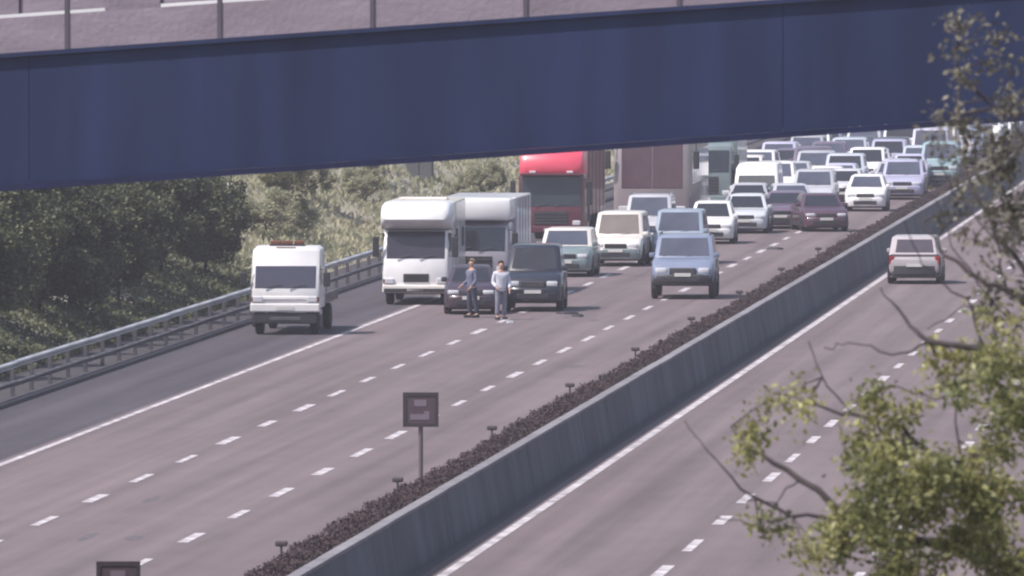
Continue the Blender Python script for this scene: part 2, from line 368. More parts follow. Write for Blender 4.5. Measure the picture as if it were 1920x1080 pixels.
# delineators standing in the hedge
for k in range(10):
    y = 194.8+23.0*k
    d = root('delineator_post', (-19.02, y, 0), 0, ['short post with dark square head, nearest the camera', 'dark headed short post left of the square sign', 'dark headed short post just beyond the square sign', 'dark headed post midway along the hedge', 'dark headed post well beyond the square sign', 'dark headed post level with the dark off-roader', 'dark headed post level with the pale blue-grey off-roader', 'small dark post beside the dark maroon saloon', 'small dark post left of the lone silver hatchback', 'farthest dark headed post in the hedge'][k], 'post', 'marker posts in the reserve hedge')
    MB().tube([(0, 0, 0), (0, 0, 1.12)], .022, 8).build('pole', STEELD, d)
    MB().box(-.11, .11, -.04, .04, 1.09, 1.19, .03).build('head', mat('dark_marker_head', (.065, .050, .056), .6), d)

# square signs on poles
SIGN = mat('sign_brown', (.085, .055, .07), .6, noise=.15); SIGNF = mat('sign_frame', (.045, .033, .042), .6); SYM = mat('sign_symbol', (.19, .15, .19), .6, noise=.1)
def sign(x, y, h1, wd, label):
    s = root('road_sign', (x, y, 0), math.radians(4.4), label, 'sign', 'square signs on poles in the reserve')
    MB().tube([(0, 0, 0), (0, 0, h1-.05)], .045, 12).build('pole', mat('sign_pole', (.13, .105, .12), .6, metal=.2), s)
    q = wd/2; z0 = h1-wd*.97
    MB().box(-q, q, -.07, -.05, z0, h1, .006).build('board', SIGN, s)
    fr = MB(); t = wd*.10
    for a in ((-q, q, z0, z0+t), (-q, q, h1-t, h1), (-q, -q+t, z0+t, h1-t), (q-t, q, z0+t, h1-t)): fr.box(a[0], a[1], -.082, -.0702, a[2], a[3])
    fr.build('frame', SIGNF, s)
    u = wd
    m1 = MB(); m1.box(-.18*u, .16*u, -.076, -.0702, z0+.58*u, z0+.76*u); m1.build('symbol', SYM, s)
    m2 = MB(); m2.box(-.30*u, .24*u, -.076, -.0702, z0+.20*u, z0+.36*u); m2.box(.10*u, .24*u, -.076, -.0702, z0+.365*u, z0+.44*u); m2.build('symbol', SYM, s)
    MB().box(-.10, .10, -.05, .05, h1-.25, h1-.2).box(-.10, .10, -.05, .05, z0+.12, z0+.17).build('bracket', STEELD, s)
sign(-19.0, 222.8, 2.62, .70, 'square brown sign on a thin pole standing in the reserve hedge')
sign(-19.0, 169.5, 2.23, .66, 'square brown sign whose top just shows at the bottom left')

# ------------------------------------------------------------------ vehicles (local frame: nose at y=0 facing -y, length along +y)
_wc = {}
def wheel_meshes(r, wd, rimm):
    k = (r, wd, rimm.name)
    if k not in _wc:
        t = MB().lathe_x((0, 0, 0), [(-wd/2, r*.62), (-wd/2-.005, r*.80), (-wd/2+.02, r*.96), (-wd*.25, r), (wd*.25, r), (wd/2-.02, r*.96), (wd/2+.005, r*.80), (wd/2, r*.62)], 24).mesh('tyre', TYRE, 40)
        rm = MB().lathe_x((0, 0, 0), [(-wd/2+.02, r*.63), (-wd/2+.0, r*.60), (-wd/2+.04, r*.54), (wd/2-.04, r*.54), (wd/2, r*.60), (wd/2-.02, r*.63)], 20)
        for i in range(5):
            a = 2*PI*i/5; ca, sa = math.cos(a), math.sin(a)
            for sx in (-1, 1):
                x = sx*(wd/2-.03); e = .045
                rm.add([(x+dx, (q*ca-p*sa), (q*sa+p*ca)) for dx in (0, sx*.025) for q, p in ((.04, -e), (r*.56, -e*.7), (r*.56, e*.7), (.04, e))], [(0,3,2,1),(4,5,6,7),(0,1,5,4),(1,2,6,5),(2,3,7,6),(3,0,4,7)])
        rm = rm.mesh('rim', rimm, 35)
        _wc[k] = (t, rm)
    return _wc[k]
def wheel(parent, x, y, r, wd=.21, rimm=None, steer=0):
    t, rm = wheel_meshes(r, wd, rimm or RIM)
    o = ob('wheel', t, parent, (x, y, r-.005)); o.rotation_euler = (random.uniform(0, 1), 0, steer)
    ob('rim', rm, o); return o
def ringsec(y, w_, zb, zt, cr=.10, tuck=.06):
    return [(-w_+tuck+.05, y, zb), (-w_+tuck*.4, y, zb+.09), (-w_, y, zb+(zt-zb)*.45), (-w_+.015, y, zt-cr), (-w_+.05, y, zt-cr*.35), (-w_+.14, y, zt),
            (w_-.14, y, zt), (w_-.05, y, zt-cr*.35), (w_-.015, y, zt-cr), (w_, y, zb+(zt-zb)*.45), (w_-tuck*.4, y, zb+.09), (w_-tuck-.05, y, zb)]
def car(loc, rz, label, paintm, L=4.3, W=1.78, H=1.48, hood=.92, belt=.98, gc=.20, cowl=1.15, rs=1.85, re=3.35, tail=4.05, r=.32,
        rear=False, glass=None, group='cars in the queue', cat='car', bumper=None, grille=PLAST, win=(.04, .46, .52, .95), lightsm=None, name='car', roofm=None, bars=False, deck=None, cargo=False, wsv=(.16, .95)):
    """hood height, belt line, cowl = windscreen base y, rs/re = roof start/end y, tail = rear glass base y"""
    glass = glass or GLASS; c = root(name, loc, rz, label, cat, group); w_ = W/2
    dk_ = deck if deck is not None else belt
    st = [(0.0, w_*.80, gc+.16, hood*.66), (.05, w_*.88, gc+.06, hood*.74), (.16, w_*.95, gc+.02, hood*.82), (.34, w_*.985, gc, hood*.93), (.62, w_, gc, hood), (cowl*.97, w_, gc, hood+(belt-hood)*.7), (cowl+.25, w_, gc, belt),
          (tail-.3, w_, gc, max(belt, dk_)), (tail+.05, w_*.995, gc, dk_), (L-.18, w_*.97, gc+.03, dk_-.03), (L-.05, w_*.92, gc+.08, dk_-.10), (L, w_*.86, gc+.16, dk_-.20)]
    m_ = MB().loft([ringsec(*s) for s in st]); m_.f = [tuple(reversed(f)) for f in m_.f]
    m_.build('body', paintm, c, 38)
    # cabin
    wb = w_-.05; wr = w_-.19-(.04 if H < 1.6 else -.04)
    def ring(ya, yb, hw, z, k=.10):
        return [(-hw, ya+k, z), (-hw+k, ya, z), (hw-k, ya, z), (hw, ya+k, z), (hw, yb-k, z), (hw-k, yb, z), (-hw+k, yb, z), (-hw, yb-k, z)]
    cz = min(belt, hood+(belt-hood)*.7)-.06
    zr = H-.06
    cab = MB().loft([ring(cowl, tail, wb, cz), ring(rs, re, wr, zr), ring(rs+.10, re-.10, wr-.09, H-.012, .12), ring(rs+.35, re-.3, wr-.30, H, .14)])
    cab.build('roof' if not roofm else 'cabin', roofm or paintm, c, 40)
    # glass panels
    F_ = [(-wb+.10, cowl, cz), (wb-.10, cowl, cz), (wr-.10, rs, zr), (-wr+.10, rs, zr)]
    MB().plate(F_, .02, .98, wsv[0], wsv[1], .008).build('windscreen', glass, c)
    Rr = [(wb-.10, tail, cz), (-wb+.10, tail, cz), (-wr+.10, re, zr), (wr-.10, re, zr)]
    if not cargo: MB().plate(Rr, .06, .94, .22, .90, .008).build('rear_window', glass, c)
    for sgn in (-1, 1):
        q = [(sgn*wb, cowl+.10, cz), (sgn*wb, tail-.10, cz), (sgn*wr, re-.10, zr), (sgn*wr, rs+.10, zr)]
        if sgn < 0: q = [q[1], q[0], q[3], q[2]]
        spans = [(win[0], win[1]), (win[2], win[3])] if len(win) == 4 else [(win[0], win[1])]
        for a, b_ in spans:
            if sgn < 0: a, b_ = 1-b_, 1-a
            MB().plate(q, a, b_, .2, .90, .008).build('side_window', glass, c)
        MB().box(sgn*(w_+.02)-.09, sgn*(w_+.02)+.09, cowl+.18, cowl+.28, belt-.02, belt+.13, .03).build('door_mirror', paintm, c, 40)
        for yh in (cowl+1.0, cowl+1.85):
            if yh < L-.9: MB().box(sgn*(w_-.012)-.012, sgn*(w_-.012)+.02, yh, yh+.16, belt-.16, belt-.13).build('door_handle', PLAST, c)
        # door outlines as recessed dark gaps proud by a hair
        gp = MB()
        for yh in (cowl+.28, cowl+1.22, min(cowl+2.05, L-1.05)): gp.box(sgn*(w_-.002)-.006, sgn*(w_-.002)+.004, yh, yh+.014, gc+.2, belt-.1)
        gp.build('door_gap', PLAST, c)
        MB().box(sgn*(w_-.01)-.03, sgn*(w_-.01)+.012, .95+r, L-.95-r, gc+.02, gc+.16, .01).build('sill', PLAST, c)
        # headlight, fog light, tail light
        hx = sgn*w_*.66
        hl = MB().box(hx-.17, hx+.17, .0, .30, hood*.66, hood*.80, .035); hl.build('headlight', lightsm or LAMP, c, 40)
        MB().box(hx-.07, hx+.07, -.012, .10, gc+.20, gc+.28, .02).build('fog_light', LAMP, c)
        tx = sgn*w_*.84
        MB().box(tx-.10, tx+.08, L-.20, L-.02, dk_-.34, dk_-.06, .03).build('tail_light', TAIL, c)
        for yw in (.80+r*.2, L-.80-r*.35):
            arch = MB(); nn = 14; R1 = r+.075
            pts = [(R1*math.cos(PI*i/nn), R1*math.sin(PI*i/nn)) for i in range(nn+1)]+[(-R1, -.1), (R1, -.1)]
            X0, X1_ = sgn*(w_-.14), sgn*(w_+.006)
            A = [(X0, yw+p[0], r+p[1]) for p in pts]; B = [(X1_, yw+p[0], r+p[1]) for p in pts]
            arch.loft([A, B]); arch.build('wheel_arch', PLAST, c)
            wheel(c, sgn*(w_-.095), yw, r)
    # front end
    zb = hood*.66
    bp = bumper or paintm
    bmp = MB(); rr = []
    for x, y in ((-w_*.97, .42), (-w_*.93, .12), (-w_*.78, -.01), (-w_*.4, -.06), (w_*.4, -.06), (w_*.78, -.01), (w_*.93, .12), (w_*.97, .42)):
        rr.append([(x, y+.02, gc+.04), (x, y-.015, gc+.14), (x, y-.015, zb-.08), (x, y+.03, zb-.03), (x, y+.12, zb-.03), (x, y+.12, gc+.04)])
    bmp.loft(rr); bmp.build('front_bumper', bp, c, 40)
    MB().box(-w_*.55, w_*.55, -.085, -.02, gc+.10, gc+.26, .02).build('air_intake', PLAST, c)
    g0 = MB().box(-w_*.42, w_*.42, -.03, .06, zb-.02, hood*.80, .02); go = g0.build('grille', grille, c)
    sl = MB()
    for i in range(3): sl.box(-w_*.38, w_*.38, -.042, -.028, zb+.01+i*(hood*.80-zb)/3, zb+.022+i*(hood*.80-zb)/3)
    sl.build('grille_bar', CHROME, c)
    MB().box(-.26, .26, -.10, -.086, gc+.27, gc+.38).build('number_plate', PLATE, c)
    MB().box(-.26, .26, L+.045, L+.06, gc+.34, gc+.45).build('number_plate', PLATE, c)
    rb = MB(); rr = []
    for x, y in ((-w_*.97, L-.42), (-w_*.93, L-.10), (-w_*.7, L+.03), (w_*.7, L+.03), (w_*.93, L-.10), (w_*.97, L-.42)):
        rr.append([(x, y-.1, gc+.06), (x, y-.1, gc+.38), (x, y, gc+.36), (x, y+.01, gc+.10)])
    rb.loft(rr); rb.build('rear_bumper', PLAST if rear else bp, c, 40)
    # underbody, bonnet seam, wipers
    MB().box(-w_+.2, w_-.2, .3, L-.3, gc-.04, gc+.1).build('underbody', PLAST, c)
    bn = MB(); bn.add([(-w_*.72, .36, hood*.93+.004), (w_*.72, .36, hood*.93+.004), (w_*.80, .62, hood+.007), (-w_*.80, .62, hood+.007), (w_*.80, cowl*.95, hood+(belt-hood)*.66+.007), (-w_*.80, cowl*.95, hood+(belt-hood)*.66+.007)], [(0,1,2,3),(3,2,4,5)])
    bn.build('bonnet', paintm, c)
    wp = MB()
    P = [Vector(p) for p in F_]
    for u in (.1, .55):
        a = (P[0]*(1-u)+P[1]*u)+Vector((0, -.03, .10)); b_ = a+Vector((.45, .0, .05))
        wp.tube([a, b_], .009, 5)
    wp.build('wiper', PLAST, c)
    if bars:
        for sgn in (-1, 1): MB().tube([(sgn*(wr-.06), rs+.25, H-.03), (sgn*(wr-.06), rs+.4, H+.05), (sgn*(wr-.06), re-.4, H+.05), (sgn*(wr-.06), re-.25, H-.03)], .018, 6).build('roof_rail', CHROME if bars == 2 else PLAST, c)
    return c
# rendering bookkeeping: cars in the queue face the camera (nose towards -y)
SILV = paint('silver_paint', (.44, .43, .47)); SLATE = paint('blue_grey_paint', (.20, .23, .33)); PALEB = paint('pale_blue_paint', (.46, .48, .55)); LAV = paint('lavender_blue_paint', (.40, .385, .52))
MAROON = paint('dark_maroon_paint', (.085, .04, .065)); NAVY = paint('dark_navy_paint', (.018, .020, .034)); DARKG = paint('dark_slate_paint', (.045, .05, .062)); BEIGE = paint('beige_paint', (.42, .36, .37)); TEAL = paint('teal_paint', (.24, .33, .36)); PURP = paint('plum_grey_paint', (.14, .10, .15)); GREYT = paint('green_grey_paint', (.17, .21, .22)); SILB = paint('silver_beige_paint', (.40, .355, .375)); RED = paint('red_paint', (.66, .07, .12)); DRED = paint('dark_red_paint', (.13, .03, .05))

SUV = dict(L=4.7, W=1.90, H=1.80, hood=1.08, belt=1.13, gc=.30, cowl=1.25, rs=1.85, re=4.25, tail=4.6, r=.37)
MPV = dict(L=4.6, W=1.85, H=1.72, hood=.98, belt=1.05, gc=.20, cowl=.95, rs=1.75, re=4.05, tail=4.5, r=.33)
HATCH = dict(L=4.0, W=1.76, H=1.52, hood=.93, belt=.99, gc=.19, cowl=1.0, rs=1.65, re=3.35, tail=3.9, r=.31)
SALOON = dict(L=4.6, W=1.80, H=1.46, hood=.90, belt=.97, gc=.18, cowl=1.25, rs=1.95, re=3.25, tail=3.95, r=.32)
VAN = dict(L=5.3, W=1.98, H=2.25, hood=1.15, belt=1.22, gc=.24, cowl=.80, rs=1.45, re=5.1, tail=5.25, r=.34, win=(.04, .24), cargo=True)
def var(d, **k): e = dict(d); e.update(k); return e

# crash scene in lanes one and two
car((-28.0, 346.3, 0), math.radians(4), 'small dark maroon car stopped in front of the white motorhome', paint('dark_plum_paint', (.05, .032, .048)), **var(HATCH, W=1.62, L=3.6, H=1.46, re=3.0, tail=3.45), glass=GLASS)
car((-26.3, 348.9, 0), math.radians(2.0), 'tall dark navy off-roader beside the standing person', NAVY, **var(SUV, H=2.02, hood=1.18, belt=1.25, W=1.80, L=4.8), glass=GLASS)
# queue
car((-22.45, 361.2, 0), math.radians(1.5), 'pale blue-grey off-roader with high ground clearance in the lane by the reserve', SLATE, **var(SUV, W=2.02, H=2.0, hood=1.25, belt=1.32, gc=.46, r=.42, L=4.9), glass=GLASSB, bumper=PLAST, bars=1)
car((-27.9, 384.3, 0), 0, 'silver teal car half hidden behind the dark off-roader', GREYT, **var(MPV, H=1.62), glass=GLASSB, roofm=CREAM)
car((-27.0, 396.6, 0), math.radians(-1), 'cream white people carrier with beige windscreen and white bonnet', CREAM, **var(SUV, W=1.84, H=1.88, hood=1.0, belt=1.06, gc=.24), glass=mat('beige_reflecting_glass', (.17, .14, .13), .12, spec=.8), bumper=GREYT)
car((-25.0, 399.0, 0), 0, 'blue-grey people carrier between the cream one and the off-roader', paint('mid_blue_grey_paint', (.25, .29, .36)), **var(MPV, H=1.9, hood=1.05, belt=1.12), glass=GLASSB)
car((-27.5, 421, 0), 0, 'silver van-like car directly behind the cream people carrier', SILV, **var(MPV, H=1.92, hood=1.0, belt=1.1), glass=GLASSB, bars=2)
car((-25.4, 425.5, 0), math.radians(1), 'white hatchback with dark windscreen behind the blue-grey cars', WHITE, **var(HATCH, H=1.58), glass=GLASS)
car((-25.0, 440.5, 0), 0, 'silver white estate beside the white hatchback, a length further back', paint('silver_white_paint', (.52, .53, .56)), **var(SALOON, re=3.9, tail=4.5, H=1.50), glass=GLASS, bars=1)
car((-26.1, 461.5, 0), 0, 'grey saloon in front of the bright white van', SILV, **SALOON, glass=GLASS)
van = car((-26.3, 471.5, 0), 0, 'bright white panel van standing out in the middle of the queue', WHITE, **var(VAN, H=2.1, hood=.95, belt=1.02), wsv=(.12, .58), cat='van', glass=mat('green_grey_glass', (.07, .075, .075), .15, spec=.7), name='van', group='vans in the queue')
car((-24.1, 461, 0), math.radians(8), 'pale silver car with glinting headlights right of the white van', SILV, **SALOON, glass=GLASSB)
car((-23.95, 447.6, 0), math.radians(-2), 'plum grey saloon at the front of the dark pair', PURP, **SALOON, glass=GLASS)
car((-21.95, 443.5, 0), math.radians(10), 'dark maroon saloon beside the reserve, angled slightly to the lane', MAROON, **var(SALOON, W=1.84), glass=GLASS)
car((-23.4, 487, 0), 0, 'grey green car with very bright white bonnet edge', paint('white_silver_paint', (.62, .61, .64)), **HATCH, glass=GLASS, bumper=PLAST)
car((-21.3, 497, 0), 0, 'lavender blue people carrier close to the reserve', LAV, **var(MPV, W=1.92), glass=GLASSB)
car((-20.75, 524, 0), 0, 'teal high-sided van at the edge of the tree leaves', TEAL, **var(VAN, W=1.9, H=2.0), glass=GLASSB, cat='van', name='van', group='vans in the queue')
far_cars = [
 (-24.3, 506, PALEB, 'SUV', 'pale blue car in the far queue behind the bright bonnet'), (-26.2, 517, SILV, 'MPV', 'silver car on the left of the far queue'), (-24.2, 525, WHITE, 'MPV', 'white roofed car in the middle of the far queue'),
 (-27.8, 500, SLATE, 'HATCH', 'slate car at the left, beyond the white van'), (-28.4, 487, GREYT, 'SALOON', 'green grey car at the left edge beyond the white van'), (-26.0, 546, PALEB, 'SUV', 'pale blue car two rows beyond the silver one'), (-24.1, 546, LAV, 'MPV', 'lavender car two rows beyond the white roofed one'),
 (-22.2, 541, SILV, 'SALOON', 'silver car far off in the lane by the reserve'), (-22.3, 560, WHITE, 'MPV', 'white car farther off in the lane by the reserve'), (-28.2, 533, PURP, 'HATCH', 'plum car in the far left lane'), (-28.6, 556, SILV, 'MPV', 'silver car in the far left lane'),
 (-26.4, 566, DARKG, 'HATCH', 'dark car near the end of the queue'), (-24.6, 572, PALEB, 'VAN', 'pale blue van near the end of the queue'), (-28.6, 578, SLATE, 'HATCH', 'slate car far left near the bridge edge'), (-26.5, 586, WHITE, 'VAN', 'white van at the far end of the queue under the bridge edge'),
 (-22.5, 584, SILV, 'SUV', 'silver off-roader at the far end of the queue'), (-24.8, 596, SILV, 'MPV', 'silver car at the far end of the queue'), (-28.3, 600, PURP, 'MPV', 'plum car at the very end of the visible queue'), (-26.3, 612, PALEB, 'SUV', 'pale car last in the middle lane'), (-22.6, 606, WHITE, 'HATCH', 'white hatchback last in the lane by the reserve'),
 (-22.0, 520, paint('lilac_silver_paint', (.48, .46, .60)), 'HATCH', 'lilac silver hatchback behind the lavender people carrier')]
KIND = dict(SUV=SUV, MPV=MPV, HATCH=HATCH, SALOON=SALOON, VAN=VAN)
occ = [(-o.location.x, o.location.y, 5.6) for o in COL.objects if o.get('group') in ('cars in the queue', 'vans in the queue')]
occ += [(-x, y, 5.6) for x, y, *_ in far_cars]+[(28.5, 473, 10.0)]
WORDS = {'SUV': 'off-roader', 'MPV': 'people carrier', 'HATCH': 'hatchback', 'SALOON': 'saloon', 'VAN': 'van'}
PAL = [(SILV, 'silver'), (WHITE, 'white'), (WHITE, 'white'), (SILV, 'silver'), (PALEB, 'pale blue'), (SLATE, 'slate blue'), (PURP, 'plum grey'), (DARKG, 'dark grey'), (CREAM, 'cream'), (MATS['lilac_silver_paint'], 'lilac silver')]
LN = [(28.9, 'far left column'), (26.6, 'second column'), (24.3, 'third column'), (22.0, 'column by the reserve')]
rq = random.Random(5); extra = []; row = {}
for d, ln in LN:
    y = 476.0
    while y < 672:
        if all(abs(d-a_) > 1.95 or y+5.4 < b_ or y > b_+c_ for a_, b_, c_ in occ):
            pm_, pw = rq.choice(PAL); k = rq.choice(['SUV', 'MPV', 'MPV', 'HATCH', 'SALOON', 'SALOON', 'VAN']) if y > 520 else rq.choice(['MPV', 'HATCH', 'SALOON'])
            row[ln] = row.get(ln, 0)+1
            extra.append((-d+rq.uniform(-.15, .15), y, pm_, k, '%s %s packed in the far queue, number %d of the gaps filled in the %s' % (pw, WORDS[k], row[ln], ln)))
            occ.append((d, y, 5.6)); y += 6.2
        else: y += .8
NUM = ['nearest', 'second', 'third', 'fourth', 'fifth', 'sixth', 'seventh', 'eighth', 'ninth', 'tenth', 'eleventh', 'twelfth', 'thirteenth', 'fourteenth', 'fifteenth', 'sixteenth', 'seventeenth', 'eighteenth', 'nineteenth', 'twentieth']
cnt = {}
out_ = []
for x, y, p, k, l in extra:
    col_ = l.split(' packed')[0]; ln = l.split(' in the ')[-1]; cnt[(col_, ln)] = cnt.get((col_, ln), 0)+1
    out_.append((x, y, p, k, '%s %s in the %s of the far queue' % (NUM[cnt[(col_, ln)]-1], col_, ln)))
for x, y, p, k, l in far_cars+out_:
    car((x, y, 0), math.radians(random.uniform(-1.5, 1.5)), l, p, **KIND[k], glass=random.choice([GLASS, GLASSB, GLASSB]), cat='van' if k == 'VAN' else 'car', name='van' if k == 'VAN' else 'car', group='vans in the queue' if k == 'VAN' else 'cars in the queue')
# lone car on the right carriageway seen from behind (nose away)
lc = car((-15.8, 377.4+4.1, 0), PI+math.radians(.5), 'silver beige hatchback seen from behind on the empty right carriageway', SILB, **var(HATCH, L=4.1, W=1.80, H=1.60, re=3.7, tail=4.0, gc=.24), glass=mat('dull_rear_glass', (.07, .055, .075), .3), group='cars driving away', rear=True)

# ---- heavy vehicles
def boxpart(name, m, parent, *a, smooth=None): return MB().box(*a).build(name, m, parent, smooth)
def heavy_wheels(c, w_, ys, r=.48, wd=.28):
    for y in ys:
        for s in (-1, 1): wheel(c, s*(w_-.20), y, r, wd, mat('steel_rim', (.25, .24, .25), .5, metal=.5))
def cab(c, W, H, z0, D, m, ws=(.45, .78), rake=.12, glass=GLASS, grille=True, gm=PLAST, bump_m=None, visor=False, rr=.06):
    w_ = W/2
    r1 = lambda y, k: [(-w_+k, y, z0), (-w_, y, z0+k), (-w_, y, H-k), (-w_+k, y, H), (w_-k, y, H), (w_, y, H-k), (w_, y, z0+k), (w_-k, y, z0)]
    zc = z0+(H-z0)*ws[0]; zt = z0+(H-z0)*ws[1]
    # side profile of the cab lofted across x with rounded corners
    def prof(x, i): return [(x, .04+i, z0), (x, 0+i, z0+.25), (x, .0+i, zc), (x, rake+i, zt), (x, rake*1.6+i, H-.12-(rr*.8 if i > .1 else 0)), (x, rake*2+.15+i, H-(.0 if i < .04 else rr*.3 if i < .1 else rr)), (x, D, H-(.0 if i < .04 else rr*.3 if i < .1 else rr)), (x, D, z0)]
    m_ = MB().loft([prof(-w_, .14), prof(-w_+.04, .05), prof(-w_+.14, 0), prof(w_-.14, 0), prof(w_-.04, .05), prof(w_, .14)])
    m_.build('cab', m, c, 30)
    F_ = [(-w_+.13, 0, zc), (w_-.13, 0, zc), (w_-.13, rake, zt), (-w_+.13, rake, zt)]
    MB().plate(F_, .0, 1, .03, .98, .012).build('windscreen', glass, c)
    for s in (-1, 1):
        q = [(s*w_, .3, zc), (s*w_, D, zc), (s*w_, D, zt), (s*w_, .3, zt)]
        if s < 0: q = [q[1], q[0], q[3], q[2]]
        a, b_ = (.05, .65) if s > 0 else (.35, .95)
        MB().plate(q, a, b_, .08, .92, .01).build('side_window', glass, c)
        gp = MB(); gp.box(s*w_-.004, s*w_+.004, .26, .28, z0+.3, zt); gp.box(s*w_-.004, s*w_+.004, D*.72, D*.72+.02, z0+.3, zt); gp.build('door_gap', PLAST, c)
        MB().tube([(s*w_, .15, zt-.1), (s*(w_+.2), .0, zt-.12), (s*(w_+.2), .0, zc+.1)], .02, 6).build('mirror_arm', PLAST, c)
        MB().box(s*(w_+.2)-.10, s*(w_+.2)+.10, -.05, .06, zc+.08, zt-.18, .03).build('door_mirror', PLAST, c)
        MB().box(s*w_*.78-.15, s*w_*.78+.15, -.045, .1, z0+.16, z0+.34, .03).build('headlight', LAMP, c)
        MB().box(s*w_*.93-.05, s*w_*.93+.05, -.03, .1, z0+.18, z0+.32, .02).build('indicator', AMBER, c)
    MB().box(-w_, w_, -.07, .25, z0-.12, z0+.13, .04).build('front_bumper', bump_m or m, c)
    MB().box(-.26, .26, -.085, -.072, z0-.06, z0+.05).build('number_plate', PLATE, c)
    if grille:
        g0, g1 = z0+.20, zc-.14
        MB().box(-w_*.52, w_*.52, -.015, .06, g0, g1, .01).build('grille', gm, c)
        b_ = MB(); n = max(2, int((g1-g0)/.12))
        for i in range(n): b_.box(-w_*.5, w_*.5, -.035, -.016, g0+.03+i*(g1-g0)/n, g0+.055+i*(g1-g0)/n)
        b_.build('grille_bar', STEELD, c)
    wp = MB()
    for x in (-.6, .1): wp.tube([(x, -.03, zc+.04), (x+.5, .0, zc+.16)], .012, 5)
    wp.build('wiper', PLAST, c)
    if visor: MB().box(-w_+.08, w_-.08, -.22, rake+.05, zt+.02, zt+.10, .02).build('sun_visor', visor, c)
    return zc, zt

# recovery truck on the hard shoulder
rt_ = root('recovery_truck', (-31.95, 328.4, 0), math.radians(1.0), 'white recovery truck with roof light bar standing on the hard shoulder', 'truck')
cab(rt_, 2.02, 2.55, .78, 1.95, WHITE, ws=(.31, .69), rr=.28, rake=.30, bump_m=WHITE, grille=False, gm=PLAST, glass=mat('bluish_windscreen', (.045, .045, .07), .08, spec=.8))
MB().box(-.75, .75, -.03, .04, 1.02, 1.12, .02).build('grille', WHITE, rt_)
MB().box(-.92, .92, -.03, .15, .32, .64, .04).build('lower_bumper', PLAST, rt_)
MB().box(-.45, .45, -.045, -.02, .42, .52, .01).build('lower_intake', STEELD, rt_)
MB().box(-.52, .52, .85, 1.12, 2.555, 2.60, .01).build('light_bar_base', PLAST, rt_)
for x in (-.34, 0, .34): MB().box(x-.15, x+.15, .87, 1.10, 2.60, 2.71, .03).build('beacon', AMBER, rt_)
MB().box(-.30, .26, .62, .68, 2.40, 2.53, .01).build('roof_sign', mat('dark_red_brown', (.10, .05, .05), .6), rt_)
MB().box(-.99, .99, 2.05, 7.3, .82, .98, .03).build('flatbed', mat('weathered_bed', (.16, .115, .12), .8, noise=.3), rt_)
for s in (-1, 1):
    MB().box(s*.97-.03, s*.97+.03, 2.1, 7.3, .98, 1.12, .01).build('side_rail', STEELD, rt_)
    MB().box(s*.55-.06, s*.55+.06, 1.5, 7.1, .55, .80).build('chassis_beam', PLAST, rt_)
    MB().box(s*.93-.06, s*.93+.06, .3, 1.4, .22, .55, .03).build('step', PLAST, rt_)
fr = MB()
for x in (-.9, .9): fr.box(x-.04, x+.04, 2.1, 2.18, .98, 2.35)
fr.box(-.86, .86, 2.1, 2.18, 2.27, 2.35); fr.box(-.86, .86, 2.11, 2.17, 1.6, 1.66); fr.build('headboard_frame', WHITE, rt_)
heavy_wheels(rt_, 1.0, (.85, 5.6), .38, .24)

# motorhome with an overcab bed
mh = root('motorhome', (-30.45, 355.1, 0), math.radians(1.0), 'white motorhome with bulging overcab bed, half on the hard shoulder', 'motorhome')
cab(mh, 2.08, 2.35, .50, 2.0, WHITE, ws=(.50, .985), rake=.45, bump_m=CREAM, grille=False, glass=mat('violet_dark_glass', (.03, .025, .04), .1, spec=.7))
MB().box(-.38, .42, -.02, .04, .72, .98, .01).build('grille', mat('dark_grille', (.05, .045, .045), .7), mh)  # small grille slot in one plain dark colour
for i in range(3): MB().box(-.36, .40, -.035, -.021, .78+i*.07, .79+i*.07).build('grille_bar', STEELD, mh)
MB().box(-.98, .98, -.085, -.072, .40, .52, .004).build('bumper_trim', PLAST, mh)
ov = MB(); wv = 1.10
pf = [(2.6, 2.32), (.50, 2.36), (.10, 2.48), (-.10, 2.68), (-.02, 2.95), (.30, 3.16), (.8, 3.22), (2.6, 3.22)]
ov.loft([[(x, y+i, z-j if z > 2.9 else z) for y, z in pf] for x, i, j in ((-wv, .22, .10), (-wv+.08, .10, .03), (-wv+.25, .02, 0), (0, -.04, .0), (wv-.25, .02, 0), (wv-.08, .10, .03), (wv, .22, .10))])
ov.build('overcab', WHITE, mh, 50)
MB().box(-wv, wv, 2.0, 7.4, .60, 3.20, .07).build('living_box', CREAM, mh)
MB().box(-.75, .75, 3.6, 4.6, 3.20, 3.29, .03).build('roof_hatch', CREAM, mh)
for y0_, y1_ in ((2.5, 3.4), (5.4, 6.5)):
    for s in (-1, 1): MB().box(s*wv-.02, s*wv+.02, y0_, y1_, 1.7, 2.35, .015).build('side_window', GLASS, mh)
MB().box(wv-.01, wv+.02, 4.0, 4.7, .75, 2.6, .01).build('entrance_door', paint('pale_grey_paint', (.55, .53, .56)), mh)
for s in (-1, 1): MB().box(s*wv-.012, s*wv+.012, 2.1, 7.3, 1.42, 1.50).build('side_stripe', SLATE, mh)
MB().box(-.98, .98, .3, 7.2, .34, .6).build('underbody', PLAST, mh)
heavy_wheels(mh, 1.06, (.95, 5.3), .36, .24)

